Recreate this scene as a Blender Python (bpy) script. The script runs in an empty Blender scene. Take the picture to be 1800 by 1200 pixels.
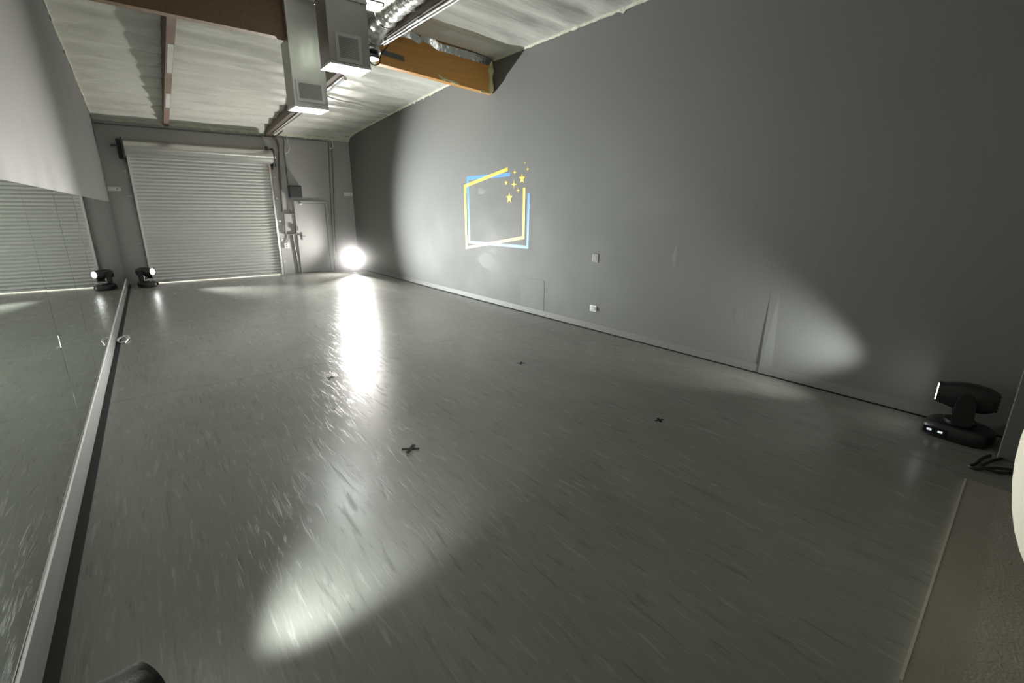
import bpy, bmesh, math, random
from mathutils import Vector, Matrix, noise
random.seed(7)
S = bpy.context.scene
COL = S.collection
PI = math.pi

# ------------------------------------------------------------------ room frame (metres)
D = 14.525                      # rear wall
RX = 5.2514                     # right wall
YN = -2.0                       # wall behind the camera
TL = math.tan(.0154)
def LX(y): return -.3988 + TL * (y - D)      # left wall runs slightly out of square
def lerp(tab, v):
    if v <= tab[0][0]: return tab[0][1]
    for (a, za), (b, zb) in zip(tab, tab[1:]):
        if v <= b: return za + (zb - za) * (v - a) / (b - a)
    return tab[-1][1]
RZ = [(-2, 4.16), (4.2, 4.185), (7.3, 4.21), (8.77, 4.11), (11.1, 4.0), (13.4, 3.87), (14.25, 3.80), (14.6, 3.66)]
LZ = [(-2, 4.45), (7.3, 4.50), (9.17, 4.33), (14.0, 3.765), (14.6, 3.67)]
PZ = [(-2, 3.97), (5.2, 3.99), (7.3, 4.03), (8.9, 3.94), (11.6, 3.78), (14.5, 3.65)]   # underside of the right purlin

# ------------------------------------------------------------------ materials
def mat(name, col, rough=.5, metal=0., var=.0, vscale=(3, 3, 3), bump=.0, bscale=(20, 20, 20), rvar=.0,
        emit=None, estr=0., coat=0., spec=.5, vdetail=4, bdist=.01):
    m = bpy.data.materials.new(name); m.use_nodes = True
    nt = m.node_tree; N = nt.nodes; L = nt.links
    b = N['Principled BSDF']
    c4 = (*col, 1)
    b.inputs['Base Color'].default_value = c4
    b.inputs['Roughness'].default_value = rough
    b.inputs['Metallic'].default_value = metal
    b.inputs['Specular IOR Level'].default_value = spec
    b.inputs['Coat Weight'].default_value = coat
    if emit:
        b.inputs['Emission Color'].default_value = (*emit, 1)
        b.inputs['Emission Strength'].default_value = estr
    tc = N.new('ShaderNodeTexCoord')
    if var or rvar:
        mp = N.new('ShaderNodeMapping'); mp.inputs['Scale'].default_value = vscale
        L.new(tc.outputs['Object'], mp.inputs[0])
        nz = N.new('ShaderNodeTexNoise'); nz.inputs['Scale'].default_value = 1; nz.inputs['Detail'].default_value = vdetail
        L.new(mp.outputs[0], nz.inputs[0])
        if var:
            mx = N.new('ShaderNodeMix'); mx.data_type = 'RGBA'
            mx.inputs[6].default_value = (*[max(0, c * (1 - var)) for c in col], 1)
            mx.inputs[7].default_value = (*[min(1, c * (1 + var)) for c in col], 1)
            L.new(nz.outputs[0], mx.inputs[0]); L.new(mx.outputs[2], b.inputs['Base Color'])
        if rvar:
            mr = N.new('ShaderNodeMapRange')
            mr.inputs[1].default_value = .3; mr.inputs[2].default_value = .7
            mr.inputs[3].default_value = max(.02, rough - rvar); mr.inputs[4].default_value = min(1, rough + rvar)
            L.new(nz.outputs[0], mr.inputs[0]); L.new(mr.outputs[0], b.inputs['Roughness'])
    if bump:
        mp2 = N.new('ShaderNodeMapping'); mp2.inputs['Scale'].default_value = bscale
        L.new(tc.outputs['Object'], mp2.inputs[0])
        n2 = N.new('ShaderNodeTexNoise'); n2.inputs['Scale'].default_value = 1; n2.inputs['Detail'].default_value = 5
        L.new(mp2.outputs[0], n2.inputs[0])
        bp = N.new('ShaderNodeBump'); bp.inputs['Strength'].default_value = bump; bp.inputs['Distance'].default_value = bdist
        L.new(n2.outputs[0], bp.inputs['Height']); L.new(bp.outputs[0], b.inputs['Normal'])
    return m

WALLC = (.155, .155, .148)
M = {}
M['wall'] = mat('grey_wall_paint', WALLC, .70, var=.10, vscale=(.9, .9, .9), bump=.12, bscale=(60, 60, 60), rvar=.07)
M['rearwall'] = mat('grey_rear_wall_paint', (.38, .38, .37), .5, var=.08, vscale=(1.5, 1.5, 1.5), bump=.15, bscale=(40, 40, 40))
M['patch'] = mat('fresh_grey_paint', (.158, .158, .151), .68, var=.06, vscale=(4, 4, 4), bump=.15, bscale=(70, 70, 70))
M['base'] = mat('grey_base_paint', (.18, .18, .172), .5, var=.06)
M['sidebase'] = mat('dark_grey_base_paint', (.10, .102, .098), .5, var=.06)
M['blacktape'] = mat('black_tape', (.010, .010, .011), .75, spec=.08)
M['galv'] = mat('galvanised_sheet', (.52, .53, .51), .36, .85, var=.18, vscale=(5, 5, 3), rvar=.10, bump=.10, bscale=(7, 7, 4))
M['slat'] = mat('galvanised_slats', (.66, .67, .65), .36, .35, var=.07, vscale=(.8, 2, 6), rvar=.06)
M['barrel'] = mat('bright_galvanised', (.60, .60, .58), .30, .8)
M['darksteel'] = mat('dark_steel', (.07, .07, .072), .5, .5, var=.2)
M['strapsteel'] = mat('grey_strap_steel', (.16, .155, .15), .5, .3)
M['steel'] = mat('bright_steel', (.62, .62, .60), .25, 1., rvar=.06, vscale=(6, 6, 6))
M['brass'] = mat('pale_brass', (.72, .62, .36), .35, .8)
M['mirror'] = mat('mirror_glass', (.80, .86, .81), .015, 1.)
M['wood'] = mat('orange_glulam', (.64, .32, .085), .5, var=.28, vscale=(1.2, 30, 26), bump=.12, bscale=(4, 60, 60))
M['wooddark'] = mat('grey_brown_timber', (.13, .10, .08), .6, var=.3, vscale=(26, 1.2, 26), bump=.12, bscale=(60, 4, 60))
M['wooddark2'] = mat('brown_timber', (.24, .155, .095), .6, var=.3, vscale=(26, 1.2, 26), bump=.12, bscale=(60, 4, 60))
M['woodpink'] = mat('pinkish_timber_face', (.30, .21, .165), .6, var=.2, vscale=(20, 1.2, 20))
M['white'] = mat('white_plastic', (.75, .75, .72), .4)
M['whitemetal'] = mat('white_enamel', (.72, .73, .72), .32, .1, var=.04)
M['conduit'] = mat('painted_conduit', (.17, .165, .16), .5, .2, var=.15)
M['rust'] = mat('brown_painted_conduit', (.16, .135, .12), .55, .2, var=.3, vscale=(10, 10, 4))
M['box'] = mat('dark_grey_enamel', (.06, .062, .066), .42, .2, var=.1)
M['black'] = mat('black_abs', (.020, .020, .021), .32, var=.2, bump=.1, bscale=(90, 90, 90))
M['blackgloss'] = mat('black_gloss', (.01, .01, .012), .12)
M['cable'] = mat('black_rubber', (.012, .012, .012), .55)
M['foam'] = mat('cream_foam', (.72, .66, .36), .8, var=.2, vscale=(14, 14, 14), bump=.6, bscale=(30, 30, 30), bdist=.02)
M['foil'] = mat('crumpled_foil', (.62, .63, .60), .25, .95, var=.12, vscale=(9, 9, 9), bump=.5, bscale=(9, 9, 9), rvar=.1, bdist=.03)
M['yellow'] = mat('yellow_vinyl', (.88, .62, .03), .5)
M['blue'] = mat('blue_vinyl', (.05, .25, .76), .5)
M['mat'] = mat('grey_textured_mat', (.30, .28, .24), .8, var=.12, vscale=(7, 7, 7), bump=.5, bscale=(80, 80, 80))
M['edgestrip'] = mat('pale_mat_edge', (.46, .43, .36), .7)
M['smear'] = mat('filler_smear', (.165, .165, .157), .63)
M['floorstrip'] = mat('black_floor_strip', (.030, .029, .031), .7, spec=.2)
M['pale'] = mat('pale_stand_in', (.72, .71, .60), .7, var=.05)
M['orangeplastic'] = mat('salmon_bracket', (.60, .33, .26), .5)
M['lens'] = mat('lit_lens', (.9, .9, .9), .2, emit=(1, .985, .95), estr=60)
M['lensoff'] = mat('lit_lens_side', (.9, .9, .9), .2, emit=(.98, 1, .97), estr=14)
M['panel'] = mat('underside_glow', (.9, .9, .9), .4, emit=(1, .99, 1), estr=6.5)  # bright sheet-metal underside of the nearer duct, made to emit
M['underside2'] = mat('underside_fill_glow', (.9, .9, .9), .4, emit=(.93, 1, .97), estr=105)  # farther duct underside, glow raised as added fill light
M['skypanel'] = mat('lit_green_diffuser', (.85, .9, .8), .4, emit=(.93, 1, .80), estr=3)
M['lcd'] = mat('lcd_segments', (.2, .25, .3), .3, emit=(.75, .85, .9), estr=.7)
M['lcdgreen'] = mat('green_status_light', (.1, .4, .2), .3, emit=(.15, .9, .4), estr=1.2)
M['concrete'] = mat('pale_concrete', (.55, .52, .45), .9, var=.15)

def floor_material():
    m = bpy.data.materials.new('streaked_grey_vinyl'); m.use_nodes = True
    nt = m.node_tree; N = nt.nodes; L = nt.links; b = N['Principled BSDF']
    tc = N.new('ShaderNodeTexCoord')
    def streak(sx, sy, off, lo, hi, detail=6, dist=1.2, rot=.06):
        mp = N.new('ShaderNodeMapping'); mp.inputs['Scale'].default_value = (sx, sy, 1); mp.inputs['Location'].default_value = off
        mp.inputs['Rotation'].default_value = (0, 0, rot)
        L.new(tc.outputs['Object'], mp.inputs[0])
        n = N.new('ShaderNodeTexNoise'); n.inputs['Scale'].default_value = 1; n.inputs['Detail'].default_value = detail
        n.inputs['Roughness'].default_value = .62; n.inputs['Distortion'].default_value = dist
        L.new(mp.outputs[0], n.inputs[0])
        r = N.new('ShaderNodeMapRange'); r.inputs[1].default_value = lo; r.inputs[2].default_value = hi; r.interpolation_type = 'SMOOTHSTEP'
        L.new(n.outputs[0], r.inputs[0]); return r.outputs[0]
    light = streak(30, 3.4, (0, 0, 0), .54, .70, 7, .5, .05)
    fine = streak(95, 7, (7, 3, 0), .50, .70, 5, .3, .10)
    dark = streak(24, 2.6, (31, 17, 0), .54, .72, 7, .5, .02)
    cloud = streak(1.3, .6, (3, 9, 0), .25, .75, 3, .3)
    def mix(f, a, bb):
        x = N.new('ShaderNodeMix'); x.data_type = 'RGBA'
        if isinstance(f, float): x.inputs[0].default_value = f
        else: L.new(f, x.inputs[0])
        for i, v in ((6, a), (7, bb)):
            if isinstance(v, tuple): x.inputs[i].default_value = (*v, 1)
            else: L.new(v, x.inputs[i])
        return x.outputs[2]
    c = mix(cloud, (.196, .200, .178), (.238, .242, .217))
    def scaled(s, k):
        q = N.new('ShaderNodeMath'); q.operation = 'MULTIPLY'; q.inputs[1].default_value = k; L.new(s, q.inputs[0]); return q.outputs[0]
    c = mix(scaled(dark, .55), c, (.10, .105, .098))
    c = mix(scaled(fine, .18), c, (.36, .365, .34))
    c = mix(scaled(light, .28), c, (.44, .445, .42))
    # two sheet seams across the floor
    sp = N.new('ShaderNodeSeparateXYZ'); L.new(tc.outputs['Object'], sp.inputs[0])
    tot = None
    for y0 in (9.30, 8.05, 5.55):
        a = N.new('ShaderNodeMath'); a.operation = 'SUBTRACT'; a.inputs[1].default_value = y0; L.new(sp.outputs[1], a.inputs[0])
        a2 = N.new('ShaderNodeMath'); a2.operation = 'ABSOLUTE'; L.new(a.outputs[0], a2.inputs[0])
        a3 = N.new('ShaderNodeMath'); a3.operation = 'LESS_THAN'; a3.inputs[1].default_value = .012; L.new(a2.outputs[0], a3.inputs[0])
        if tot is None: tot = a3.outputs[0]
        else:
            s = N.new('ShaderNodeMath'); s.operation = 'MAXIMUM'; L.new(tot, s.inputs[0]); L.new(a3.outputs[0], s.inputs[1]); tot = s.outputs[0]
    c = mix(scaled(tot, .35), c, (.07, .07, .07))
    L.new(c, b.inputs['Base Color'])
    rr = N.new('ShaderNodeMapRange'); rr.inputs[3].default_value = .25; rr.inputs[4].default_value = .28
    L.new(cloud, rr.inputs[0]); L.new(rr.outputs[0], b.inputs['Roughness'])
    b.inputs['Specular IOR Level'].default_value = .33
    hs = N.new('ShaderNodeMath'); hs.operation = 'SUBTRACT'; L.new(light, hs.inputs[0]); L.new(dark, hs.inputs[1])
    bp = N.new('ShaderNodeBump'); bp.inputs['Strength'].default_value = .22; bp.inputs['Distance'].default_value = .003
    L.new(hs.outputs[0], bp.inputs['Height']); L.new(bp.outputs[0], b.inputs['Normal'])
    return m
M['floor'] = floor_material()

def ceiling_material():
    m = mat('vinyl_faced_insulation', (.70, .70, .64), .30, .12, var=.12, vscale=(1.1, 4.5, 2), rvar=.08, bump=.35, bscale=(.9, 5, 3), bdist=.05, vdetail=5)
    return m
M['ceil'] = ceiling_material()
M['ceiledge'] = mat('pale_insulation_edge', (.62, .62, .50), .7, var=.25, vscale=(9, 9, 9), bump=.6, bscale=(30, 30, 30), bdist=.02)

# ------------------------------------------------------------------ mesh helpers
def box(bm, x0, x1, y0, y1, z0, z1, rot=None):
    vs = [Vector((x, y, z)) for x in (x0, x1) for y in (y0, y1) for z in (z0, z1)]
    if rot is not None: vs = [rot @ v for v in vs]
    v = [bm.verts.new(p) for p in vs]
    for f in ((0, 1, 3, 2), (4, 6, 7, 5), (0, 4, 5, 1), (2, 3, 7, 6), (0, 2, 6, 4), (1, 5, 7, 3)):
        bm.faces.new([v[i] for i in f])
    return v
def rbox(bm, x0, x1, y0, y1, z0, z1, r=.01, seg=3, rot=None):
    b2 = bmesh.new(); box(b2, x0, x1, y0, y1, z0, z1)
    bmesh.ops.bevel(b2, geom=b2.edges[:], offset=r, segments=seg, profile=.5, affect='EDGES')
    merge(bm, b2, rot)
def merge(bm, b2, mtx=None):
    b2.verts.index_update(); vm = {}
    for v in b2.verts: vm[v.index] = bm.verts.new(mtx @ v.co if mtx is not None else v.co)
    for f in b2.faces:
        try: bm.faces.new([vm[v.index] for v in f.verts])
        except ValueError: pass
    b2.free()
def frame_of(d):
    d = Vector(d).normalized(); u = Vector((0, 0, 1)) if abs(d.z) < .9 else Vector((1, 0, 0))
    a = d.cross(u).normalized(); return a, a.cross(d).normalized()
def tube(bm, pts, r, n=10, cap=True):
    pts = [Vector(p) for p in pts]; rings = []
    for i, p in enumerate(pts):
        d = (pts[min(i + 1, len(pts) - 1)] - pts[max(i - 1, 0)])
        a, b = frame_of(d)
        if rings:   # keep the frame from twisting
            pa = prev - d.normalized() * prev.dot(d.normalized())
            if pa.length > 1e-6: a = pa.normalized(); b = a.cross(d.normalized())
        prev = a
        rr = r[i] if isinstance(r, (list, tuple)) else r
        rings.append([bm.verts.new(p + (a * math.cos(2 * PI * k / n) + b * math.sin(2 * PI * k / n)) * rr) for k in range(n)])
    for A, B in zip(rings, rings[1:]):
        for k in range(n): bm.faces.new((A[k], A[(k + 1) % n], B[(k + 1) % n], B[k]))
    if cap: bm.faces.new(rings[0][::-1]); bm.faces.new(rings[-1])
    return rings
def spline(pts, n=8):
    P = [Vector(p) for p in pts]; P = [P[0] * 2 - P[1]] + P + [P[-1] * 2 - P[-2]]; out = []
    for i in range(1, len(P) - 2):
        for k in range(n):
            t = k / n; a, b, c, d = P[i - 1:i + 3]
            out.append(.5 * ((2 * b) + (c - a) * t + (2 * a - 5 * b + 4 * c - d) * t * t + (3 * b - a - 3 * c + d) * t ** 3))
    out.append(P[-2]); return out
def prism(bm, poly, lo, hi, axis):
    """extrude a 2-D polygon along an axis"""
    def pt(a, b, t): return {'x': (t, a, b), 'y': (a, t, b), 'z': (a, b, t)}[axis]
    A = [bm.verts.new(pt(a, b, lo)) for a, b in poly]; B = [bm.verts.new(pt(a, b, hi)) for a, b in poly]
    n = len(poly); bm.faces.new(A[::-1]); bm.faces.new(B)
    for i in range(n): bm.faces.new((A[i], A[(i + 1) % n], B[(i + 1) % n], B[i]))
def obj(name, bm, m, parent=None, smooth=False):
    bmesh.ops.recalc_face_normals(bm, faces=bm.faces)
    me = bpy.data.meshes.new(name); bm.to_mesh(me); bm.free()
    me.materials.append(M[m] if isinstance(m, str) else m)
    if smooth:
        for p in me.polygons: p.use_smooth = True
        try: me.set_sharp_from_angle(angle=math.radians(40))
        except Exception: pass
    o = bpy.data.objects.new(name, me); COL.objects.link(o)
    if parent: o.parent = parent
    return o
def tag(o, label, cat, group=None):
    o['label'] = label; o['category'] = cat
    if group: o['group'] = group
    return o
def struct(o, label=None):
    o['kind'] = 'structure'
    if label: o['label'] = label
    return o
def thing(name, label, cat, loc=(0, 0, 0), rot=0, group=None):
    o = bpy.data.objects.new(name, None); COL.objects.link(o); o.location = loc; o.rotation_euler = (0, 0, rot)
    o.empty_display_size = .1
    return tag(o, label, cat, group)
def nb(): return bmesh.new()

# ------------------------------------------------------------------ shell
bm = nb(); box(bm, -1.2, RX + .2, YN - .2, D + .0, -.12, 0); struct(obj('floor', bm, 'floor'), 'grey streaked vinyl floor')
bm = nb(); box(bm, RX, RX + .2, YN - .2, D + .2, 0, 4.9); struct(obj('wall_right', bm, 'wall'), 'long smooth grey painted wall on the right')
bm = nb(); prism(bm, [(LX(YN), YN), (LX(D), D), (LX(D) - .2, D + .2), (LX(YN) - .2, YN)], 0, 4.9, 'z')
struct(obj('wall_left', bm, 'wall'), 'grey painted wall above the mirrors')
bm = nb()
DX0, DX1, DH = .12, 3.02, 2.96
box(bm, LX(D) - .1, DX0, D, D + .2, 0, 4.9); box(bm, DX1, RX + .1, D, D + .2, 0, 4.9); box(bm, DX0, DX1, D, D + .2, DH, 4.9)
struct(obj('wall_rear', bm, 'rearwall'), 'grey rear wall around the roller door')
bm = nb(); box(bm, -1.2, RX + .2, YN - .2, YN, 0, 4.9); struct(obj('wall_near', bm, 'wall'))
bm = nb(); rbox(bm, 4.75, RX + .02, YN - .02, .267, 0, 4.6, .006, 2); struct(obj('trim_1', bm, 'wall'), 'grey wall return beside the near right lamp')
bm = nb(); box(bm, -1.3, RX + .3, YN - .3, D + .3, 4.9, 5.0); struct(obj('trim_2', bm, 'rearwall'), 'roof deck above the insulation')

# ceiling insulation: quilted blanket sagging between the timbers
def ceil_z(x, y):
    t = (x - LX(y)) / (RX - LX(y)); t = max(0, min(1, t))
    l, r = lerp(LZ, y), lerp(RZ, y)
    z = l + (r - l) * t
    e = min(1, (1 - t) / .05) * min(1, t / .05) * min(1, max(0, (D - y)) / .25)
    ph = y / .61 * PI + .35 * noise.noise((x * .5, y * .3, 1.7))
    z += e * (.05 * (1 - abs(math.sin(ph))) - .018)
    z += e * .022 * noise.noise((x * 1.3, y * 2.6, 4.1)) + e * .012 * noise.noise((x * 3.1, y * 7, 9.2))
    if 7.2 < y < 7.6: z += .02
    return z
bm = nb()
ys = [YN + (D + .04 - YN) * j / 250 for j in range(251)]; NXC = 56
grid = []
for y in ys:
    x0, x1 = LX(y) - .06, RX + .04
    grid.append([bm.verts.new((x0 + (x1 - x0) * i / NXC, y, ceil_z(x0 + (x1 - x0) * i / NXC, y))) for i in range(NXC + 1)])
for j in range(250):
    for i in range(NXC): bm.faces.new((grid[j][i], grid[j][i + 1], grid[j + 1][i + 1], grid[j + 1][i]))
ce = struct(obj('ceiling', bm, 'ceil', smooth=True), 'quilted silvery insulation under the roof')

def ragged_edge(pathfn, n, name, label, w=.05):
    bm = nb(); rings = []
    for i in range(n + 1):
        p, inn = pathfn(i / n)
        a = random.uniform(.6, 1.3); dz = random.uniform(-.5, .6) * .016 - (.03 if random.random() < .05 else 0)
        rings.append([bm.verts.new(q) for q in (p + Vector((0, 0, .05)), p + inn * w * a + Vector((0, 0, .035 + dz * .3)), p + inn * w * .7 * a + Vector((0, 0, -.008)), p + inn * .012 + Vector((0, 0, -.035 + dz)), p + Vector((0, 0, -.03)))])
    for A, B in zip(rings, rings[1:]):
        for k in range(5): bm.faces.new((A[k], A[(k + 1) % 5], B[(k + 1) % 5], B[k]))
    bm.faces.new(rings[0]); bm.faces.new(rings[-1])
    return struct(obj(name, bm, 'ceiledge', smooth=True), label)
ragged_edge(lambda t: (Vector((RX, 7.46 + (D - 7.46) * t, lerp(RZ, 7.46 + (D - 7.46) * t) + .012)), Vector((-1, 0, 0))), 150, 'trim_3', 'ragged pale insulation edge along the right wall, far bay')
ragged_edge(lambda t: (Vector((RX, YN + (7.29 - YN) * t, lerp(RZ, YN + (7.29 - YN) * t) + .012)), Vector((-1, 0, 0))), 170, 'trim_4', 'ragged pale insulation edge along the right wall, near bay')
ragged_edge(lambda t: (Vector((LX(D) + (RX - LX(D)) * t, D, 3.69 - .01 * t)), Vector((0, -1, 0))), 90, 'trim_5', 'pale insulation edge along the rear wall', .09)
ragged_edge(lambda t: (Vector((LX(7.46 + (D - 7.46) * t), 7.46 + (D - 7.46) * t, lerp(LZ, 7.46 + (D - 7.46) * t) + .015)), Vector((1, 0, 0))), 90, 'trim_6', 'insulation edge along the left wall', .02)

# baseboards and floor strip
bm = nb(); prism(bm, [(LX(YN), YN), (LX(D), D), (LX(D) + .022, D), (LX(YN) + .022, YN)], 0, .19, 'z'); struct(obj('baseboard_left', bm, 'sidebase'), 'grey board under the mirrors')
bm = nb(); prism(bm, [(LX(YN) + .022, YN), (LX(D) + .022, D), (LX(D) + .075, D), (LX(YN) + .075, YN)], 0, .006, 'z'); struct(obj('trim_7', bm, 'floorstrip'), 'black strip on the floor along the mirrors')
bm = nb(); box(bm, RX - .004, RX, .267, D, .012, .105); struct(obj('baseboard_right', bm, 'base'), 'low grey painted band at the foot of the right wall')
bm = nb(); box(bm, RX - .010, RX, .267, D, 0, .012); struct(obj('trim_8', bm, 'blacktape'), 'dark gap line at the foot of the right wall')

# patches of the right wall
bm = nb(); box(bm, RX - .004, RX, 5.88, 6.51, .108, .62); struct(obj('trim_9', bm, 'patch'), 'square repaired patch low on the right wall')
bm = nb(); va = [bm.verts.new(p) for p in ((RX, 2.11, .012), (RX, 2.255, .012), (RX - .011, 2.247, .012), (RX, 2.15, .95), (RX, 2.245, .95), (RX - .0008, 2.24, .95))]
for f in ((0, 1, 2), (3, 5, 4), (0, 3, 4, 1), (1, 4, 5, 2), (2, 5, 3, 0)): bm.faces.new([va[i] for i in f])
struct(obj('trim_10', bm, 'patch'), 'raised vertical seam low on the right wall')
for i, (yc, zc, ry, rz) in enumerate(((7.72, 2.10, .14, .05), (7.33, 1.02, .13, .05), (3.44, 1.20, .035, .14), (2.55, .62, .05, .10), (7.55, .82, .25, .16))):
    bm = nb(); n = 22; c = bm.verts.new((RX - .0022, yc, zc)); ring = []
    for k in range(n):
        a = 2 * PI * k / n; r = 1 + .35 * noise.noise((math.cos(a) * 1.4 + i * 5, math.sin(a) * 1.4, i))
        ring.append(bm.verts.new((RX - .0008, yc + ry * r * math.cos(a), zc + rz * r * math.sin(a))))
    for k in range(n): bm.faces.new((c, ring[k], ring[(k + 1) % n]))
    struct(obj('trim_%d' % (11 + i), bm, 'smear'), 'glossy filler smear on the right wall')

# ------------------------------------------------------------------ mirrors
joints = [YN + .5, .1, 1.5, 2.9, 4.3, 5.7, 7.1, 8.5, 9.9, 11.3, 12.7, 14.1]
names = ['eleventh', 'tenth', 'ninth', 'eighth', 'seventh', 'sixth', 'fifth', 'fourth', 'third', 'second', None]
for i, (a, b) in enumerate(zip(joints, joints[1:])):
    if b <= 1.6: continue          # these lie behind the frame
    c = (a + b) / 2; h = (b - a) / 2 - .001
    bm = nb(); box(bm, .0, .006, -h, h, .21, 1.905)
    o = obj('wall_mirror', bm, 'mirror'); o.location = (LX(c) + .012, c, 0)
    o.rotation_euler = (0, random.uniform(-.0010, .0010), -math.atan(TL) + random.uniform(-.0022, .0022))
    lab = 'frameless wall mirror panel, the one nearest the roller door corner' if b > 14 else 'frameless wall mirror panel, %s counted from the roller door corner' % names[i]
    tag(o, lab, 'mirror', 'mirror panels along the left wall')
bm = nb()
prism(bm, [(LX(1.0) + .0195, 1.0), (LX(14.1) + .0195, 14.1), (LX(14.1) + .0235, 14.1), (LX(1.0) + .0235, 1.0)], .191, .214, 'z')
tag(obj('mirror_channel', bm, 'whitemetal'), 'thin bright metal channel along the bottom edge of the mirrors', 'rail')

# ------------------------------------------------------------------ roller door
door = bpy.data.objects.new('door_1', None); COL.objects.link(door); door.location = (1.57, D, 0)
struct(door, 'wide corrugated metal roller door in the rear wall')
def dobj(name, bm, m, smooth=False, parent=None):
    o = obj(name, bm, m, None, smooth); o.parent = parent or door
    o.location = Vector(o.location) - (Vector((1.57, D, 0)) if parent is None else Vector())
    return o
bm = nb(); prof = []
zb, zt, pitch = .05, 3.02, .0785
k = int((zt - zb) / pitch); n = k * 8
for i in range(n + 1):
    z = zb + (zt - zb) * i / n; ph = i / 8 * 2 * PI
    prof.append((z, .012 * math.cos(ph) + .003 * math.cos(2 * ph)))
xs = [DX0 - .02 + (DX1 + .04 - DX0) * i / 16 for i in range(17)]
g = [[bm.verts.new((x, D - .055 + d + .0015 * noise.noise((x * 1.2, z * 1.5, 0)), z)) for x in xs] for z, d in prof]
for A, B in zip(g, g[1:]):
    for i in range(16): bm.faces.new((A[i], A[i + 1], B[i + 1], B[i]))
cur = dobj('slat_curtain', bm, 'slat', True)
bm = nb(); box(bm, DX0 - .01, DX1 + .01, D - .085, D - .03, .018, .062); dobj('bottom_bar', bm, 'galv')
bm = nb(); tube(bm, [(-.0 + .06, D - .20, 3.09), (3.11, D - .20, 3.09)], .178, 40); dobj('coil_barrel', bm, 'barrel', True)
for s, x in ((0, DX0), (1, DX1)):
    bm = nb()
    x0 = x - .06 if s == 0 else x + .0
    box(bm, x0, x0 + .06, D - .10, D - .088, .0, 2.93); box(bm, x0 if s == 0 else x0 + .05, (x0 if s == 0 else x0 + .05) + .01, D - .10, D, 0, 2.93)
    box(bm, x0, x0 + .06, D - .02, D - .008, .0, 2.93)
    gr = dobj('guide_rail', bm, 'whitemetal' if s == 0 else 'steel')
    for zz in (.35, .95, 1.45, 2.05, 2.6):
        b2 = nb(); xx = x - .125 if s == 0 else x + .135
        tube(b2, [(xx, D - .03, zz), (xx, D, zz)], .014, 6); box(b2, xx - .03, xx + .03, D - .008, D, zz - .016, zz + .016)
        dobj('wall_bolt', b2, 'steel')
for x, w in ((.035, -1), (3.125, 1)):
    bm = nb()
    prism(bm, [(D - .01, 2.78), (D - .01, 3.30), (D - .30, 3.30), (D - .39, 3.18), (D - .38, 2.98), (D - .12, 2.78)], x - .012, x + .012, 'x')
    box(bm, x + (-.10 if w < 0 else .0), x + (.0 if w < 0 else .10), D - .014, D, 2.86, 3.29)
    dobj('end_bracket', bm, 'darksteel')
bm = nb(); tube(bm, [(3.137, D - .2, 3.09), (3.20, D - .2, 3.09)], .035, 12); dobj('axle_cap', bm, 'brass', True)
bm = nb(); tube(bm, [(-.16, D - .2, 3.12), (.02, D - .2, 3.12)], .022, 12); tube(bm, [(-.16, D - .2, 3.12), (-.16, D - .01, 3.12)], .018, 8); dobj('axle_end', bm, 'darksteel', True)
bm = nb(); box(bm, 2.96, 3.02, D - .29, D - .2, 3.26, 3.33); dobj('tension_lug', bm, 'darksteel')
# outside apron seen as the bright line under the door
bm = nb(); box(bm, -1, 4.2, D + .0, D + 3, -.12, -.004); struct(obj('trim_16', bm, 'concrete'), 'daylit concrete outside the roller door')

# personnel door
bm = nb(); box(bm, 3.62, 4.40, D - .022, D + .001, .01, 1.93); d2 = struct(obj('door_2', bm, 'rearwall'), 'grey flush door right of the roller door')
bm = nb()
for q in ((3.56, 3.615, 0, 1.99), (4.405, 4.46, 0, 1.99)): box(bm, q[0], q[1], D - .035, D, q[2], q[3])
box(bm, 3.56, 4.46, D - .0352, D, 1.935, 1.991); obj('door_frame', bm, 'rearwall', d2)
bm = nb(); box(bm, 4.392, 4.406, D - .024, D - .02, .01, 1.935); box(bm, 3.62, 4.40, D - .024, D - .02, 1.928, 1.937); obj('door_gap', bm, 'darksteel', d2)
bm = nb(); rbox(bm, 3.70, 3.77, D - .075, D - .02, 1.905, 1.93, .006, 2); obj('door_stop', bm, 'white', d2)
bm = nb(); rbox(bm, 3.655, 3.70, D - .035, D - .02, .93, 1.13, .006, 2); tube(bm, [(3.678, D - .03, 1.03), (3.678, D - .085, 1.03), (3.76, D - .085, 1.03)], .011, 8); obj('door_handle', bm, 'conduit', d2)

# ------------------------------------------------------------------ rear wall fittings
def curve_thing(name, pts, r, m, label, cat, n=10, smooth=6, group=None):
    bm = nb(); tube(bm, spline(pts, smooth) if smooth else pts, r, n)
    return tag(obj(name, bm, m, smooth=True), label, cat, group)
Y1 = D - .03
curve_thing('ceiling_conduit', [(LX(D) + .02, D - .02, 3.575), (1.5, D - .02, 3.588), (3.0, D - .02, 3.60), (4.62, D - .02, 3.62)], .014, 'conduit', 'thin dark pipe running across the top of the rear wall', 'pipe')
bm = nb(); tube(bm, spline([(2.95, D - .035, 3.60), (3.26, D - .035, 3.58), (3.335, D - .035, 3.45), (3.33, D - .035, 3.2), (3.27, D - .035, 2.4), (3.25, D - .035, 1.95), (3.245, D - .035, 1.70)], 6), .026, 10)
ct = tag(obj('thick_conduit', bm, 'rust', smooth=True), 'thick brown conduit beside the right edge of the roller door', 'pipe')
bm = nb(); tube(bm, spline([(3.485, D - .02, 3.66), (3.49, D - .02, 3.45), (3.46, D - .02, 3.30), (3.47, D - .02, 3.0), (3.47, D - .02, 2.42)], 5), .014, 8)
tag(obj('thin_conduit', bm, 'conduit', smooth=True), 'thin dark conduit dropping into the grey speaker box', 'pipe')
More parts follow.
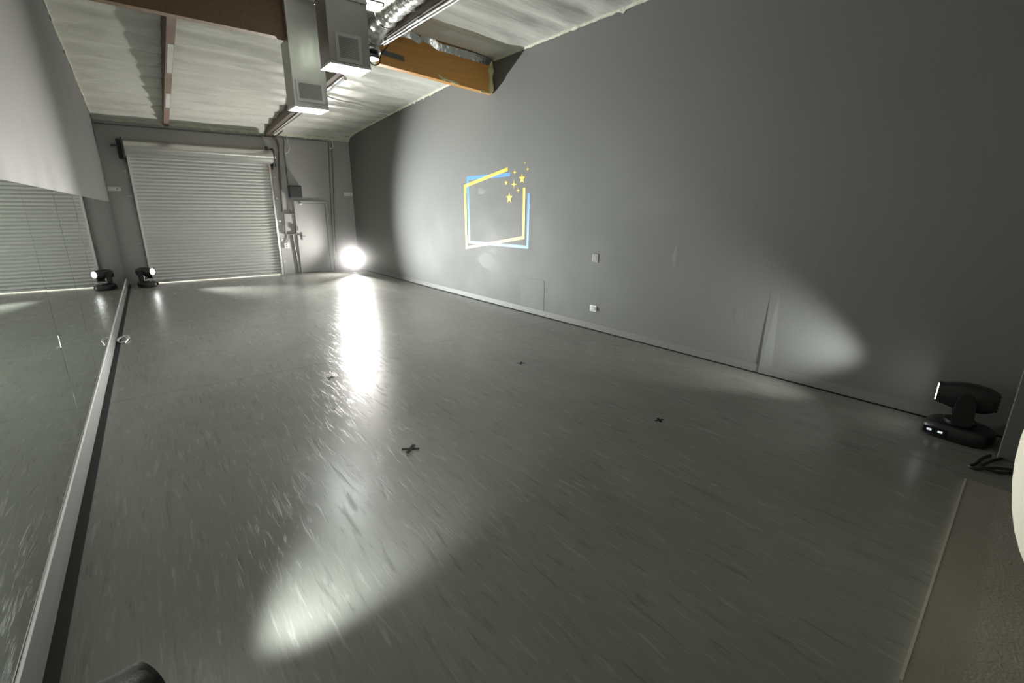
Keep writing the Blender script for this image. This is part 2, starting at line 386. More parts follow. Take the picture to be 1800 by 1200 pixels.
bm = nb(); tube(bm, spline([(3.56, D - .03, 3.72), (3.585, D - .04, 3.5), (3.60, D - .045, 3.34), (3.55, D - .04, 3.25), (3.49, D - .03, 3.21)], 6), .011, 8)
tag(obj('loose_cable', bm, 'white', smooth=True), 'loose white cable looping down from the ceiling right of the roller door', 'cable')
t = thing('wall_speaker', 'dark grey square box on the rear wall above the flush door', 'speaker', (3.62, D, 2.06))
bm = nb(); rbox(bm, -.165, .165, -.13, 0, 0, .34, .012, 3); obj('cabinet', bm, 'box', t, True)
bm = nb(); rbox(bm, -.14, .14, -.138, -.128, .025, .315, .004, 2); obj('grille', bm, 'darksteel', t)
bm = nb(); tube(bm, [(3.46, D - .02, 2.06), (3.45, D - .02, 1.68)], .013, 8)
tag(obj('short_conduit', bm, 'conduit', smooth=True), 'short dark conduit under the grey speaker box', 'pipe')
t = thing('switch_conduit', 'squared loop of painted conduit left of the flush door', 'pipe', (3.3, D, 0))
bm = nb(); tube(bm, [(.25, -.03, 1.645), (-.03, -.03, 1.645), (-.045, -.03, 1.10), (.23, -.03, 1.10), (.25, -.03, 1.22)], .022, 8); obj('conduit_run', bm, 'conduit', t)
bm = nb(); rbox(bm, .225, .29, -.07, 0, 1.18, 1.30, .005, 2); obj('junction_box', bm, 'conduit', t)
bm = nb(); tube(bm, spline([(.03, -.025, 1.10), (.02, -.025, .98), (-.05, -.025, .88)], 5), .012, 8); obj('flexible_tail', bm, 'rust', t, True)
bm = nb(); tube(bm, [(.13, -.02, 1.10), (.17, -.02, .55), (.19, -.02, .01)], .016, 8); obj('floor_drop', bm, 'conduit', t, True)
t = thing('wall_outlet', 'small white outlet plate low beside the roller door', 'outlet', (3.245, D, .79))
bm = nb(); rbox(bm, -.06, .06, -.035, 0, -.075, .075, .006, 2); obj('plate', bm, 'white', t)
for z in (.012, -.045):
    bm = nb(); box(bm, -.018, .018, -.037, -.034, z, z + .033); obj('socket', bm, 'base', t)
for x, lab in ((4.60, 'left one of two thin vertical pipes right of the flush door'), (4.69, 'right one of two thin vertical pipes right of the flush door')):
    bm = nb(); tube(bm, spline([(x + .07, D - .02, 3.62), (x + .0, D - .02, 2.4), (x - .07, D - .02, 1.25 if x > 4.65 else .9), (x - .09, D - .02, .55 if x > 4.65 else .02)], 6), .013, 8)
    tag(obj('vertical_pipe', bm, 'conduit', smooth=True), lab, 'pipe', 'pipes right of the flush door')
t = thing('exit_sensor', 'salmon coloured clip with a white fitting under the ceiling edge at the rear', 'fitting', (4.72, D, 3.6))
bm = nb(); prism(bm, [(-.13, .10), (-.10, .24), (0, .17), (.13, .21), (.12, .09), (0, .11)], -.06, -.03, 'y'); obj('clip', bm, 'orangeplastic', t)
bm = nb(); tube(bm, spline([(.03, -.045, .12), (.04, -.06, .0), (.05, -.07, -.12), (.0, -.06, -.17), (-.05, -.04, -.16)], 5), .013, 8); obj('white_fitting', bm, 'white', t, True)
for x, w, lab in ((LX(D) + .01, .25, 'pale rounded plate high on the rear wall left of the roller door'), (4.99, .25, 'pale plate high in the right corner of the rear wall')):
    t = thing('mounting_plate', lab, 'bracket', (x, D, 2.2))
    bm = nb(); pl = [(0, -.045)] + [(w - .045 + .045 * math.sin(a), -.045 * math.cos(a)) for a in [PI * k / 10 for k in range(11)]] + [(0, .045)]
    prism(bm, pl, -.02, 0, 'y'); obj('plate', bm, 'white', t)
    bm = nb(); tube(bm, [(w - .075, -.026, 0), (w - .075, -.015, 0)], .012, 8); obj('screw', bm, 'darksteel', t)

# ------------------------------------------------------------------ timbers
t = thing('ceiling_beam', 'brown timber beam across the ceiling on the left', 'beam', (0, 7.375, 3.9))
bm = nb(); prism(bm, [(-.62, .02), (3.17, -.0), (3.17, .62), (-.62, .72)], -.065, .065, 'y')
bmesh.ops.bevel(bm, geom=bm.edges[:], offset=.006, segments=2, affect='EDGES'); obj('timber', bm, 'wooddark2' if 'wooddark2' in M else 'wooddark', t)
t = thing('ceiling_beam', 'orange timber beam reaching the right wall, its end smeared with cream foam', 'beam', (0, 7.375, 0))
bm = nb(); prism(bm, [(3.195, 3.825), (RX - .004, 3.697), (RX - .004, 4.24), (3.195, 4.40)], -.065, .065, 'y')
bmesh.ops.bevel(bm, geom=bm.edges[:], offset=.006, segments=2, affect='EDGES'); obj('timber', bm, 'wood', t)
bm = nb(); prism(bm, [(3.24, 3.945), (3.60, 3.915), (3.60, 3.985), (3.24, 4.015)], -.072, -.064, 'y')
for x in (3.42, 3.47, 3.55): tube(bm, [(x, -.074, 3.96), (x, -.083, 3.96)], .014, 6)
obj('strap_plate', bm, 'strapsteel', t)
def lumpy(bm, pts, r, n=10, seed=0):
    q = spline(pts, 6); rr = [r * (1 + .55 * noise.noise((p.x * 11 + seed, p.y * 11, p.z * 11))) for p in q]; rr[0] *= .4; rr[-1] *= .4
    tube(bm, q, rr, n)
bm = nb(); lumpy(bm, [(4.17, -.066, 3.835), (4.25, -.068, 3.79), (4.36, -.068, 3.775), (4.47, -.068, 3.762), (4.56, -.066, 3.748)], .017); obj('foam_bead', bm, 'foam', t, True)
bm = nb()
lumpy(bm, [(5.20, -.062, 3.70), (5.205, -.066, 3.85), (5.20, -.066, 4.0), (5.205, -.066, 4.12), (5.20, -.06, 4.22)], .042, 12, 3)
lumpy(bm, [(4.98, -.05, 3.712), (5.08, -.05, 3.705), (5.2, -.05, 3.70)], .02, 10, 8)
obj('foam_end', bm, 'foam', t, True)
bm = nb(); rr = []
fp = [(3.5, 4.285), (3.72, 4.29), (3.86, 4.24), (3.93, 4.30), (4.05, 4.27), (4.18, 4.215), (4.5, 4.205), (4.85, 4.185), (5.20, 4.16)]
for i, (x, z) in enumerate(fp):
    w = .05 + .02 * noise.noise((x * 5, 0, 0))
    rr.append([bm.verts.new(p) for p in ((x, -.068, z - .045), (x, -.085, z - .01), (x, -.11, z + w), (x, -.02, z + .10), (x, -.02, z - .03))])
for A, B in zip(rr, rr[1:]):
    for k in range(5): bm.faces.new((A[k], A[(k + 1) % 5], B[(k + 1) % 5], B[k]))
bm.faces.new(rr[0]); bm.faces.new(rr[-1]); obj('foil_flashing', bm, 'foil', t, True)

def purlin(name, label, p0, p1, w, h, m, facem):
    t = thing(name, label, 'beam')
    d = Vector(p1) - Vector(p0); px = Vector((d.y, -d.x, 0)).normalized() * w / 2; nseg = 40
    def bar(bm, z0, z1, k=1):
        prev = None
        for i in range(nseg + 1):
            p = Vector(p0) + d * (i / nseg)
            top = p.z + z1 if z1 < .02 else max(p.z + .05, ceil_z(p.x, min(p.y, D - .02)) + .03)
            cur = [bm.verts.new(p + px * s * k + Vector((0, 0, z - p.z))) for s, z in ((-1, p.z + z0), (1, p.z + z0), (1, top), (-1, top))]
            if prev:
                for q in range(4): bm.faces.new((prev[q], prev[(q + 1) % 4], cur[(q + 1) % 4], cur[q]))
            else: bm.faces.new(cur)
            prev = cur
        bm.faces.new(prev[::-1])
    bm = nb(); bar(bm, .004, h); obj('timber', bm, m, t)
    bm = nb(); bar(bm, 0, .004, .995); obj('underside', bm, facem, t)
    return t
PA = purlin('purlin', 'brown timber purlin running from the left beam to the top of the roller door', (.735, 7.45, 4.00), (.93, D - .01, 3.64), .10, .26, 'wooddark', 'woodpink')
def on(p0, p1, f): return Vector(p0) + (Vector(p1) - Vector(p0)) * f
for a, b, dx in ((.17, .37, .03), (.56, .72, .02)):
    bm = nb(); A = on((.735, 7.45, 4.00), (.93, D, 3.64), a); B = on((.735, 7.45, 4.00), (.93, D, 3.64), b)
    vs = []
    for p in (A, B):
        for x in (-.028, .044):
            for z in (-.004, -.001): vs.append(bm.verts.new(p + Vector((x, 0, z))))
    for f in ((0, 1, 3, 2), (4, 6, 7, 5), (0, 4, 5, 1), (2, 3, 7, 6), (0, 2, 6, 4), (1, 5, 7, 3)): bm.faces.new([vs[i] for i in f])
    obj('white_tape', bm, 'white', PA)
purlin('purlin', 'dark timber purlin behind the ducts with a pale pipe along it', (3.14, 7.45, 4.03), (3.11, D - .01, 3.645), .13, .24, 'wooddark', 'wooddark')
purlin('purlin', 'dark brown timber purlin at the top of the picture with two pale conduits under it', (3.14, YN, 3.97), (3.14, 7.30, 4.03), .11, .30, 'wooddark', 'wooddark')
for x, lab in ((3.12, 'left one of two pale conduits clipped under the near purlin'), (3.175, 'right one of two pale conduits clipped under the near purlin')):
    bm = nb(); tube(bm, [(x, YN + .1, 3.948), (x, 5.2, 3.97), (x, 7.26 if x < 3.15 else 7.05, 4.002)], .013, 10)
    for y in (4.2, 5.9, 6.9): tube(bm, [(x, y - .03, 3.975 + (y - 5.2) * .018), (x, y + .03, 3.976 + (y - 5.2) * .018)], .020, 8)
    tag(obj('purlin_conduit', bm, 'galv', smooth=True), lab, 'pipe', 'conduits under the near purlin')
bm = nb(); tube(bm, [(3.20, 8.75, 3.90), (3.20, 8.83, 3.905), (3.20, 11.5, 3.745), (3.19, 14.2, 3.632)], [.03, .022, .022, .022], 10)
tag(obj('purlin_pipe', bm, 'whitemetal', smooth=True), 'pale pipe running along the far purlin behind the ducts', 'pipe')
bm = nb(); tube(bm, [(3.25, 11.05, 3.925), (4.3, 11.2, 3.93), (5.12, 11.33, 3.915)], .012, 8); tube(bm, [(5.10, 11.33, 3.915), (5.12, 11.33, 3.915)], .022, 8)
for x in (3.6, 4.6): tube(bm, [(x, 11.1 + (x - 3.25) * .15, 3.93), (x, 11.1 + (x - 3.25) * .15, 4.10)], .005, 6)
tag(obj('sprinkler_pipe', bm, 'whitemetal', smooth=True), 'thin pale pipe hanging under the insulation, ending beside the right wall', 'pipe')
bm = nb(); tube(bm, spline([(3.24, D - .03, 3.62), (3.27, D - .22, 3.60), (3.275, D - .5, 3.63), (3.275, D - .9, 3.655)], 6), .02, 8)
tag(obj('armoured_cable', bm, 'conduit', smooth=True), 'dark cable bending off the far purlin above the roller door', 'cable')

# ------------------------------------------------------------------ sheet metal ducts
def duct(label, x0, x1, yf, yb, z0, ztop, notch, grille, pm, nl):
    t = thing('air_duct', label, 'duct', ((x0 + x1) / 2, yf, z0)); cx = (x0 + x1) / 2
    w = (x1 - x0) / 2; dp = yb - yf; hh = ztop - z0
    bm = nb()
    if notch:      # hugs the beam: thin in front of it, full depth below it
        prism(bm, [(0, 0), (dp, 0), (dp, notch[0] - z0), (notch[1] - yf, notch[0] - z0), (notch[1] - yf, hh), (0, hh)], -w, w, 'x')
    else: box(bm, -w, w, 0, dp, 0, hh)
    obj('duct_body', bm, 'galv', t)
    bm = nb()
    for zz in ([.62] if not notch else []):
        box(bm, -w - .006, w + .006, -.012, (dp if not notch else .09) + .006, zz - .012, zz + .012)
    obj('seam_flange', bm, 'galv', t) if not notch else bm.free()
    gx0, gx1, gz0, gz1 = [v - o for v, o in zip(grille, (cx, cx, z0, z0))]
    bm = nb(); e = .034
    box(bm, gx0, gx1, -.012, 0, gz0, gz0 + e); box(bm, gx0, gx1, -.012, 0, gz1 - e, gz1); box(bm, gx0, gx0 + e, -.012, 0, gz0 + e, gz1 - e); box(bm, gx1 - e, gx1, -.012, 0, gz0 + e, gz1 - e)
    g = obj('vent_grille', bm, 'whitemetal', t)
    bm = nb(); n = nl
    for i in range(n):
        z = gz0 + e + (gz1 - gz0 - 2 * e) * (i + .5) / n; hz = (gz1 - gz0 - 2 * e) / n * .36
        prism(bm, [(-.011, z - hz), (-.0095, z - hz - .001), (-.0015, z + hz), (-.003, z + hz + .001)], gx0 + e, gx1 - e, 'x')
    obj('louvres', bm, 'whitemetal', g)
    bm = nb(); box(bm, gx0 + e, gx1 - e, -.0012, -.0004, gz0 + e, gz1 - e); obj('vent_opening', bm, 'box', g)
    bm = nb(); e = .014
    for q in ((-w - .004, w + .004, -.004, e), (-w - .004, w + .004, dp - e, dp + .004), (-w - .004, -w + e, e, dp - e), (w - e, w + .004, e, dp - e)):
        box(bm, q[0], q[1], q[2], q[3], -.022, .002)
    obj('underside_frame', bm, 'whitemetal', t)
    bm = nb(); box(bm, -w + e, w - e, e, dp - e, -.012, -.002); obj('glowing_underside', bm, pm, t)  # bright reflection on the duct underside put in as emission
    return t
duct('nearer galvanised duct with a louvred vent and a very bright underside set to glow', 1.905, 2.345, 5.60, 5.93, 3.275, 4.30, None, (1.972, 2.252, 3.283, 3.56), 'panel', 15)
duct('galvanised duct with a square vent and an underside set to glow, hung on the left beam', 1.925, 2.362, 7.19, 7.57, 3.10, 4.40, (3.895, 7.30), (1.957, 2.318, 3.15, 3.41), 'underside2', 17)
t = thing('flexible_duct', 'crumpled foil flexible duct hanging between the right duct and the near purlin', 'duct', (2.92, 6.8, 3.8))
bm = nb(); pts = spline([(.0, -1.6, .36), (.0, -.9, .345), (-.02, -.35, .30), (-.03, -.02, .20), (-.05, .08, .06), (-.05, .07, -.02)], 7)
rad = [.14 + .014 * math.sin(i * 2.2) + .015 * noise.noise((i * .7, 0, 0)) for i in range(len(pts))]
tube(bm, pts, rad, 20); obj('foil_sleeve', bm, 'foil', t, True)
for yy in (-1.1, -.45):
    bm = nb(); zt = ceil_z(2.92, 6.8 + yy) - 3.8 + .02; zc = .33 if yy > -.6 else .35
    rg = [(.0 + .165 * math.sin(a), yy, zc - .165 * math.cos(a)) for a in [PI * k / 10 - PI / 2 for k in range(11)]]
    tube(bm, [(-.165, yy, zt)] + rg + [(.165 - .0, yy, zt)], .006, 6); obj('hanger_strap', bm, 'steel', t, True)
bm = nb(); tube(bm, [(-.05, .07, -.03), (-.05, .07, -.07)], .13, 20); obj('collar', bm, 'darksteel', t, True)
bm = nb(); tube(bm, spline([(-.10, .02, -.06), (-.02, .05, -.14), (.07, .03, -.11), (.08, 0, -.02), (.16, -.1, .1)], 6), .008, 6); obj('tie_wire', bm, 'cable', t, True)
t = thing('ceiling_light', 'pale green lit ceiling panel between the right duct and the near purlin', 'light', (2.62, 6.0, 4.12))
bm = nb(); box(bm, -.26, .26, -.6, .36, 0, .05); obj('light_tray', bm, 'whitemetal', t)
bm = nb(); box(bm, -.24, .24, -.58, .34, -.008, 0.001); obj('diffuser', bm, 'skypanel', t)
bm = nb(); tube(bm, spline([(2.40, 5.95, 4.08), (2.66, 5.96, 4.085), (2.72, 5.98, 4.088), (2.75, 6.08, 4.095)], 6), .009, 6)
tag(obj('light_cable', bm, 'cable', smooth=True), 'thin dark cable crossing the pale green ceiling panel', 'cable')

# ------------------------------------------------------------------ moving head lamps
def rounded_loft(bm, secs, n=28, p=2.6):
    """superelliptic sections: (y, half width x, half height z, centre z)"""
    rings = []
    for y, a, b, cz in secs:
        ring = []
        for k in range(n):
            th = 2 * PI * k / n; c, s = math.cos(th), math.sin(th)
            ring.append(bm.verts.new((a * math.copysign(abs(c) ** (2 / p), c), y, cz + b * math.copysign(abs(s) ** (2 / p), s))))
        rings.append(ring)
    for A, B in zip(rings, rings[1:]):
        for k in range(n): bm.faces.new((A[k], A[(k + 1) % n], B[(k + 1) % n], B[k]))
    bm.faces.new(rings[0]); bm.faces.new(rings[-1])
def moving_head(label, loc, yaw, tilt, base_yaw, lens_m, energy, cone, blend, col, lcd='lcd', aim=None, fill_spot=None):
    """yaw: heading of the beam, degrees from +y towards +x"""
    t = thing('moving_head_lamp', label, 'stage light', loc, 0, 'moving head lamps on the floor')
    by = -math.radians(base_yaw); R = Matrix.Rotation(by, 4, 'Z')
    bm = nb(); b2 = nb()
    rounded_loft2 = []
    for z, k in ((0, .90), (.012, .97), (.05, 1.0), (.085, .98), (.112, .90), (.125, .74)):
        ring = []
        for i in range(36):
            th = 2 * PI * i / 36; c, s = math.cos(th), math.sin(th); p = 3.2
            ring.append(bm.verts.new(R @ Vector((.165 * k * math.copysign(abs(c) ** (2 / p), c), .215 * k * math.copysign(abs(s) ** (2 / p), s), z))))
        rounded_loft2.append(ring)
    for A, B in zip(rounded_loft2, rounded_loft2[1:]):
        for k in range(36): bm.faces.new((A[k], A[(k + 1) % 36], B[(k + 1) % 36], B[k]))
    bm.faces.new(rounded_loft2[0]); bm.faces.new(rounded_loft2[-1])
    b = obj('base', bm, 'black', t, True)
    bm = nb(); rbox(bm, -.170, -.160, .02, .17, .03, .085, .003, 2, R); obj('control_panel', bm, 'blackgloss', b)
    for q in (.045, .115):
        bm = nb(); rbox(bm, -.1745, -.169, q, q + .03, .05, .066, .001, 1, R); obj('display', bm, lcd, b)
    Y = Matrix.Rotation(-math.radians(yaw), 4, 'Z'); hz = .345
    bm = nb(); tube(bm, [(0, 0, .12), (0, 0, .15)], .10, 24)
    b2 = nb(); rounded_loft(b2, [(-.055, .12, .02, .165), (0, .135, .025, .165), (.055, .12, .02, .165)], 20); merge(bm, b2)
    for s in (-1, 1):
        prof = [(-.06, .15), (-.065, .24), (-.055, .345), (-.03, .395), (0, .405), (.03, .395), (.055, .345), (.065, .24), (.06, .15)]
        b2 = nb(); prism(b2, prof, s * .112, s * .15, 'x'); bmesh.ops.bevel(b2, geom=b2.edges[:], offset=.006, segments=2, affect='EDGES'); merge(bm, b2)
    for v in bm.verts: v.co = Y @ v.co
    obj('yoke', bm, 'black', t, True)
    H = Matrix.Translation((0, 0, hz)) @ Y @ Matrix.Rotation(math.radians(tilt), 4, 'X')
    bm = nb(); rounded_loft(bm, [(-.175, .055, .055, 0), (-.165, .078, .078, 0), (-.12, .098, .10, 0), (-.05, .106, .112, 0), (.03, .106, .112, 0), (.09, .098, .10, 0), (.13, .088, .088, 0), (.162, .084, .084, 0)], 32, 2.5)
    for v in bm.verts: v.co = H @ v.co
    h = obj('lamp_head', bm, 'black', t, True)
    bm = nb(); rg = tube(bm, [H @ Vector((0, .155, 0)), H @ Vector((0, .178, 0))], .085, 32); obj('lens_ring', bm, 'black', h, True)
    bm = nb(); tube(bm, [H @ Vector((0, .172, 0)), H @ Vector((0, .181, 0))], .068, 32); obj('lens', bm, lens_m, h)
    bm = nb()
    for zz in (-.06, -.03, 0, .03, .06):
        rbox(bm, -.05, .05, -.182, -.17, zz - .006, zz + .006, .002, 1, H)
    obj('cooling_fins', bm, 'black', h)
    ld = bpy.data.lights.new('lamp_beam', 'SPOT'); ld.energy = energy; ld.spot_size = math.radians(cone); ld.spot_blend = blend
    ld.shadow_soft_size = .05; ld.color = col
    lo = bpy.data.objects.new('lamp_beam', ld); COL.objects.link(lo)
    lo.parent = h
    pos = H @ Vector((0, .235, 0))
    dirv = (H.to_3x3() @ Vector((0, 1, 0))) if aim is None else Vector(aim)
    lo.location = pos; lo.rotation_euler = dirv.to_track_quat('-Z', 'Y').to_euler()
    if fill_spot:      # added wide fill spot, brightens left wall, ceiling and roller door
        l2 = bpy.data.lights.new('lamp_fill_light', 'SPOT'); l2.energy = fill_spot[0]; l2.spot_size = math.radians(fill_spot[1]); l2.spot_blend = 1
        l2.shadow_soft_size = .12; l2.color = col
        o2 = bpy.data.objects.new('lamp_fill_light', l2); COL.objects.link(o2); o2.parent = h
        o2.location = pos; o2.rotation_euler = Vector(fill_spot[2]).to_track_quat('-Z', 'Y').to_euler()
    return t
# yaw convention: 0 = towards the roller door, 90 = towards the right wall, 180 = towards the camera end
WARM = (1, .97, .92); COOL = (.96, 1, .97)
moving_head('black moving head lamp glaring straight at the camera from the far right corner', (5.02, 14.17, 0), 202, 6, 200, 'lens', 5600, 52, 1, WARM, aim=(-.335, -.93, .10), fill_spot=(800, 128, (-.93, -.42, .42)))
moving_head('black moving head lamp lit on the floor in the far left corner by the mirrors', (-.02, 13.97, 0), 128, 2, 160, 'lensoff', 5000, 56, 1, COOL, 'lcdgreen', aim=(5.15, -5.7, 1.5))
moving_head('black moving head lamp on the floor by the right wall, seen from the side', (4.97, .53, 0), -9, 1, 6, 'lensoff', 280, 63, 1, COOL, aim=(-.02, .99, .12))
moving_head('black moving head lamp at the bottom left, only its rounded top in view', (-.345, 1.465, 0), 57, -4, 40, 'lensoff', 130, 52, 1, COOL, aim=(.74, .52, -.28))

# ------------------------------------------------------------------ wall logo
t = thing('wall_logo', 'yellow and blue tilted frame logo with stars on the right wall', 'logo', (RX, 7.3, 1.0))
def decal(name, poly, m, dx):
    bm = nb(); prism(bm, [(y - 7.3, z - 1.0) for y, z in poly], -dx, -dx + .0014, 'x'); return obj(name, bm, m, t)
for p in ([(8.22, 2.388), (6.819, 2.388), (6.819, 2.326), (8.22, 2.320)], [(8.222, 2.32), (8.142, 2.32), (8.125, 1.166), (8.197, 1.166)],
          [(8.197, 1.166), (6.36, 1.172), (6.306, 1.122), (8.197, 1.112)], [(6.345, 2.027), (6.28, 2.025), (6.303, 1.122), (6.36, 1.172)]):
    decal('blue_bar', p, 'blue', .0022)
for p in ([(8.323, 2.237), (6.89, 2.477), (6.89, 2.416), (8.324, 2.178)], [(8.324, 2.178), (8.236, 2.192), (8.240, 1.055), (8.306, 1.044)],
          [(8.306, 1.044), (6.473, 1.326), (6.411, 1.282), (8.306, .993)], [(6.466, 2.124), (6.400, 2.122), (6.411, 1.282), (6.473, 1.326)]):
    decal('yellow_bar', p, 'yellow', .0040)
def star(y, z, r, n, inner, sq=1.0):
    pts = []
    for k in range(2 * n):
        a = PI / 2 + PI * k / n; q = r if k % 2 == 0 else r * inner
        pts.append((y + q * math.cos(a) * sq, z + q * math.sin(a)))
    decal('star', pts, 'yellow', .0045)
star(6.492, 2.272, .088, 5, .42); star(6.842, 1.965, .098, 5, .42); star(6.936, 2.222, .05, 5, .42)
star(6.711, 2.188, .085, 4, .26); star(6.69, 2.385, .053, 4, .26); star(6.592, 2.089, .050, 4, .26); star(6.342, 2.413, .044, 4, .26); star(6.415, 2.518, .027, 4, .3)

# right wall outlets
t = thing('wall_outlet', 'grey painted wall plate at switch height on the right wall', 'outlet', (RX, 4.765, 1.085))
bm = nb(); rbox(bm, -.010, 0, -.058, .058, -.062, .062, .004, 2); obj('plate', bm, 'base', t)
bm = nb(); rbox(bm, -.0125, -.009, -.034, .034, -.040, .040, .002, 1); obj('socket_face', bm, 'base', t)
t = thing('wall_outlet', 'low wall outlet with a plug adapter on the right wall', 'outlet', (RX, 4.76, .335))
bm = nb(); rbox(bm, -.008, 0, -.062, .062, -.048, .048, .003, 2); obj('plate', bm, 'white', t)
bm = nb(); rbox(bm, -.055, -.007, -.028, .018, -.026, .026, .006, 2); obj('plug_adapter', bm, 'whitemetal', t)
bm = nb(); tube(bm, [(-.012, -.002, .034), (-.007, -.002, .034)], .006, 8); obj('screw', bm, 'steel', t)

# ------------------------------------------------------------------ floor things
for (x, y, a, L_, w, lab) in ((1.376, 3.024, .04, .13, .029, 'black tape cross on the open floor, the largest and nearest to the middle'),
                              (3.324, 2.183, .30, .085, .022, 'black tape cross on the floor out from the near right lamp'),
                              (3.362, 4.147, .1, .10, .018, 'small black tape cross on the floor below the logo'),
                              (1.40, 5.012, .2, .07, .016, 'faint small black tape cross on the floor far behind the largest one')):
    t = thing('tape_cross', lab, 'tape mark', (x, y, 0), a, 'tape crosses on the floor')
    for r, dz in ((math.radians(-36), .0012), (math.radians(40), .0020)):
        bm = nb(); c, s = math.cos(r), math.sin(r)
        q = [(c * u * L_ / 2 - s * v * w / 2, s * u * L_ / 2 + c * v * w / 2) for u, v in ((-1, -1), (1, -1), (1, 1), (-1, 1))]
        prism(bm, q, 0.0002, dz, 'z'); obj('tape_strip', bm, 'blacktape', t)
t = thing('floor_mat', 'grey textured mat on the floor at the lower right', 'mat', (3.15, -.6, 0), math.radians(4.3))
bm = nb(); rbox(bm, -1.06, 1.06, -.9, .86, 0.0, .022, .005, 2); obj('mat_top', bm, 'mat', t)
bm = nb(); box(bm, -1.055, 1.055, .857, .868, .0, .026); obj('edge_strip', bm, 'edgestrip', t)
bm = nb()
tube(bm, spline([(4.74, .30, .012), (4.62, .33, .012), (4.48, .34, .014), (4.41, .36, .012), (4.40, .32, .012), (4.46, .25, .03), (4.52, .17, .035), (4.56, .12, .03), (4.60, .14, .04)], 7), .010, 8)
tube(bm, spline([(4.74, .24, .012), (4.60, .28, .02), (4.47, .30, .03), (4.43, .31, .03), (4.45, .22, .015), (4.53, .13, .03), (4.58, .10, .04)], 7), .010, 8)
tag(obj('power_cable', bm, 'cable', smooth=True), 'black cable loops on the floor at the foot of the wall return', 'cable')
t = thing('power_adapter', 'black plug block at the end of the cable loops beside the grey mat', 'adapter', (4.60, .09, 0), .3)
bm = nb(); rbox(bm, -.05, .07, -.06, .06, 0, .09, .01, 2); obj('adapter_case', bm, 'black', t)
bm = nb(); rbox(bm, -.02, .04, -.02, .02, .09, .11, .004, 2); obj('plug_face', bm, 'blackgloss', t)
bm = nb()
tube(bm, spline([(-.47, 8.20, .008), (-.42, 8.32, .03), (-.36, 8.36, .045), (-.33, 8.26, .03), (-.37, 8.15, .012), (-.43, 8.10, .012), (-.46, 8.2, .03), (-.40, 8.28, .05), (-.35, 8.2, .03), (-.38, 8.05, .008)], 7), .008, 8)
tag(obj('loose_wire', bm, 'whitemetal', smooth=True), 'small tangle of pale wire on the floor against the mirror board', 'cable')
t = thing('finger_stand_in', 'pale rounded shade at the right edge of the picture, standing in for a finger near the lens', 'stand-in', (2.60, -.30, .022))  # made-up standing object in place of a finger near the camera lens
bm = nb(); n = 28; rings = []
for i in range(1, 24):
    a = PI * i / 24; rings.append([bm.verts.new((.40 * math.sin(a) * math.cos(2 * PI * k / n), .40 * math.sin(a) * math.sin(2 * PI * k / n), .88 + .70 * math.cos(a))) for k in range(n)])
for A, B in zip(rings, rings[1:]):
    for k in range(n): bm.faces.new((A[k], A[(k + 1) % n], B[(k + 1) % n], B[k]))
bm.faces.new(rings[0]); bm.faces.new(rings[-1]); obj('body', bm, 'pale', t, True)
bm = nb(); tube(bm, [(0, 0, .02), (0, 0, .3)], .012, 10); obj('pole', bm, 'darksteel', t, True)
bm = nb(); tube(bm, [(0, 0, 0), (0, 0, .02), (0, 0, .03)], [.14, .14, .10], 28); obj('foot', bm, 'darksteel', t, True)

# ------------------------------------------------------------------ haze added to stand for lens glare
GLARE_HAZE = 0.030
bm = nb(); rbox(bm, 3.0, RX - .02, 11.2, D - .10, .01, 2.3, .3, 4)
hz = bpy.data.materials.new('thin_glare_haze'); hz.use_nodes = True; nt = hz.node_tree; nt.nodes.clear()
vo = nt.nodes.new('ShaderNodeVolumeScatter'); vo.inputs['Anisotropy'].default_value = .55
tc = nt.nodes.new('ShaderNodeTexCoord'); sb = nt.nodes.new('ShaderNodeVectorMath'); sb.operation = 'DISTANCE'; sb.inputs[1].default_value = (4.93, 13.9, .36)
nt.links.new(tc.outputs['Object'], sb.inputs[0])
mr = nt.nodes.new('ShaderNodeMapRange'); mr.inputs[1].default_value = 0; mr.inputs[2].default_value = 2.3; mr.inputs[3].default_value = 1; mr.inputs[4].default_value = 0
nt.links.new(sb.outputs['Value'], mr.inputs[0])
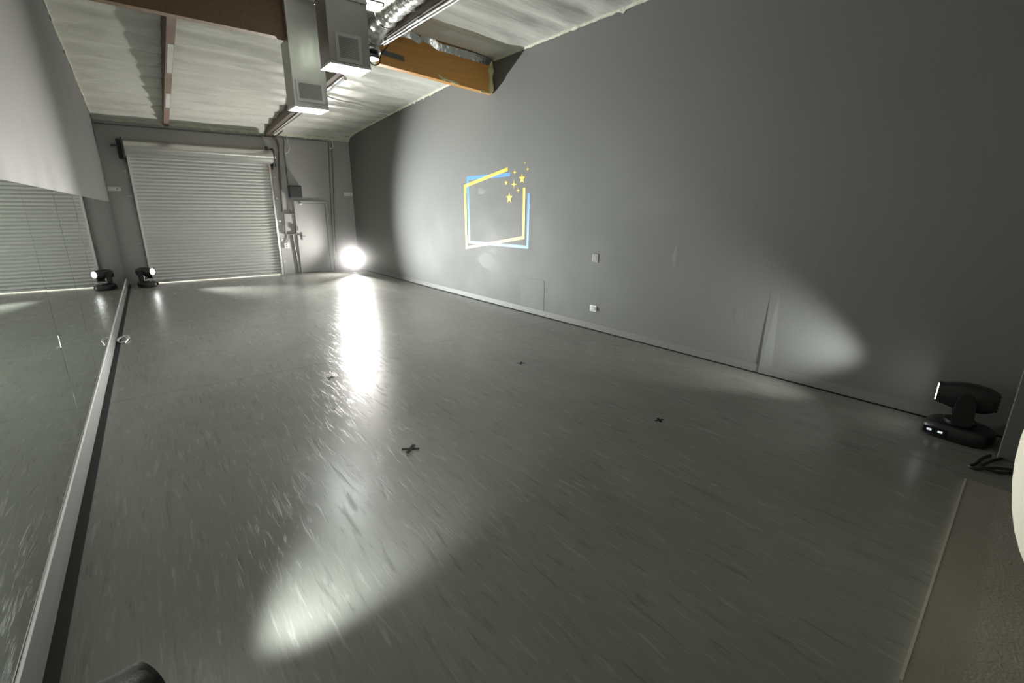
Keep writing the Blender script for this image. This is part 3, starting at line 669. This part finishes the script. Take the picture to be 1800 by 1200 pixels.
pw = nt.nodes.new('ShaderNodeMath'); pw.operation = 'POWER'; pw.inputs[1].default_value = 1.6; nt.links.new(mr.outputs[0], pw.inputs[0])
ml = nt.nodes.new('ShaderNodeMath'); ml.operation = 'MULTIPLY'; ml.inputs[1].default_value = GLARE_HAZE; nt.links.new(pw.outputs[0], ml.inputs[0])
nt.links.new(ml.outputs[0], vo.inputs['Density'])
ou = nt.nodes.new('ShaderNodeOutputMaterial'); nt.links.new(vo.outputs[0], ou.inputs['Volume'])
o = obj('glare_haze', bm, hz); o['kind'] = 'stuff'; tag(o, 'thin pale haze added to stand for lens glare around the lamp in the far right corner', 'haze')

# ------------------------------------------------------------------ world (daylight outside the door)
w = bpy.data.worlds.new('World'); S.world = w; w.use_nodes = True
bg = w.node_tree.nodes['Background']; bg.inputs[0].default_value = (1, .95, .82, 1); bg.inputs[1].default_value = 3.0

# ------------------------------------------------------------------ camera
f_px, yaw, pit, rol = 826.7, .6607, .2710, .0037
fw = Vector((math.sin(yaw) * math.cos(pit), math.cos(yaw) * math.cos(pit), -math.sin(pit)))
r0 = Vector((math.cos(yaw), -math.sin(yaw), 0)); u0 = r0.cross(fw)
r = r0 * math.cos(rol) + u0 * math.sin(rol); u = -r0 * math.sin(rol) + u0 * math.cos(rol)
cam = bpy.data.cameras.new('camera'); cam.sensor_fit = 'HORIZONTAL'; cam.sensor_width = 36; cam.lens = f_px / 1800 * 36; cam.clip_start = .02
co = bpy.data.objects.new('camera', cam); COL.objects.link(co)
co.matrix_world = Matrix(((r.x, u.x, -fw.x, 0), (r.y, u.y, -fw.y, 0), (r.z, u.z, -fw.z, 1.75), (0, 0, 0, 1)))
S.camera = co
S.view_settings.view_transform = 'Standard'; S.view_settings.look = 'None'; S.view_settings.gamma = 1
S.view_settings.use_curve_mapping = False; S.view_settings.exposure = 0.25
S.cycles.max_bounces = 8; S.cycles.diffuse_bounces = 4; S.cycles.glossy_bounces = 4; S.cycles.volume_bounces = 0
S.cycles.sample_clamp_indirect = 8
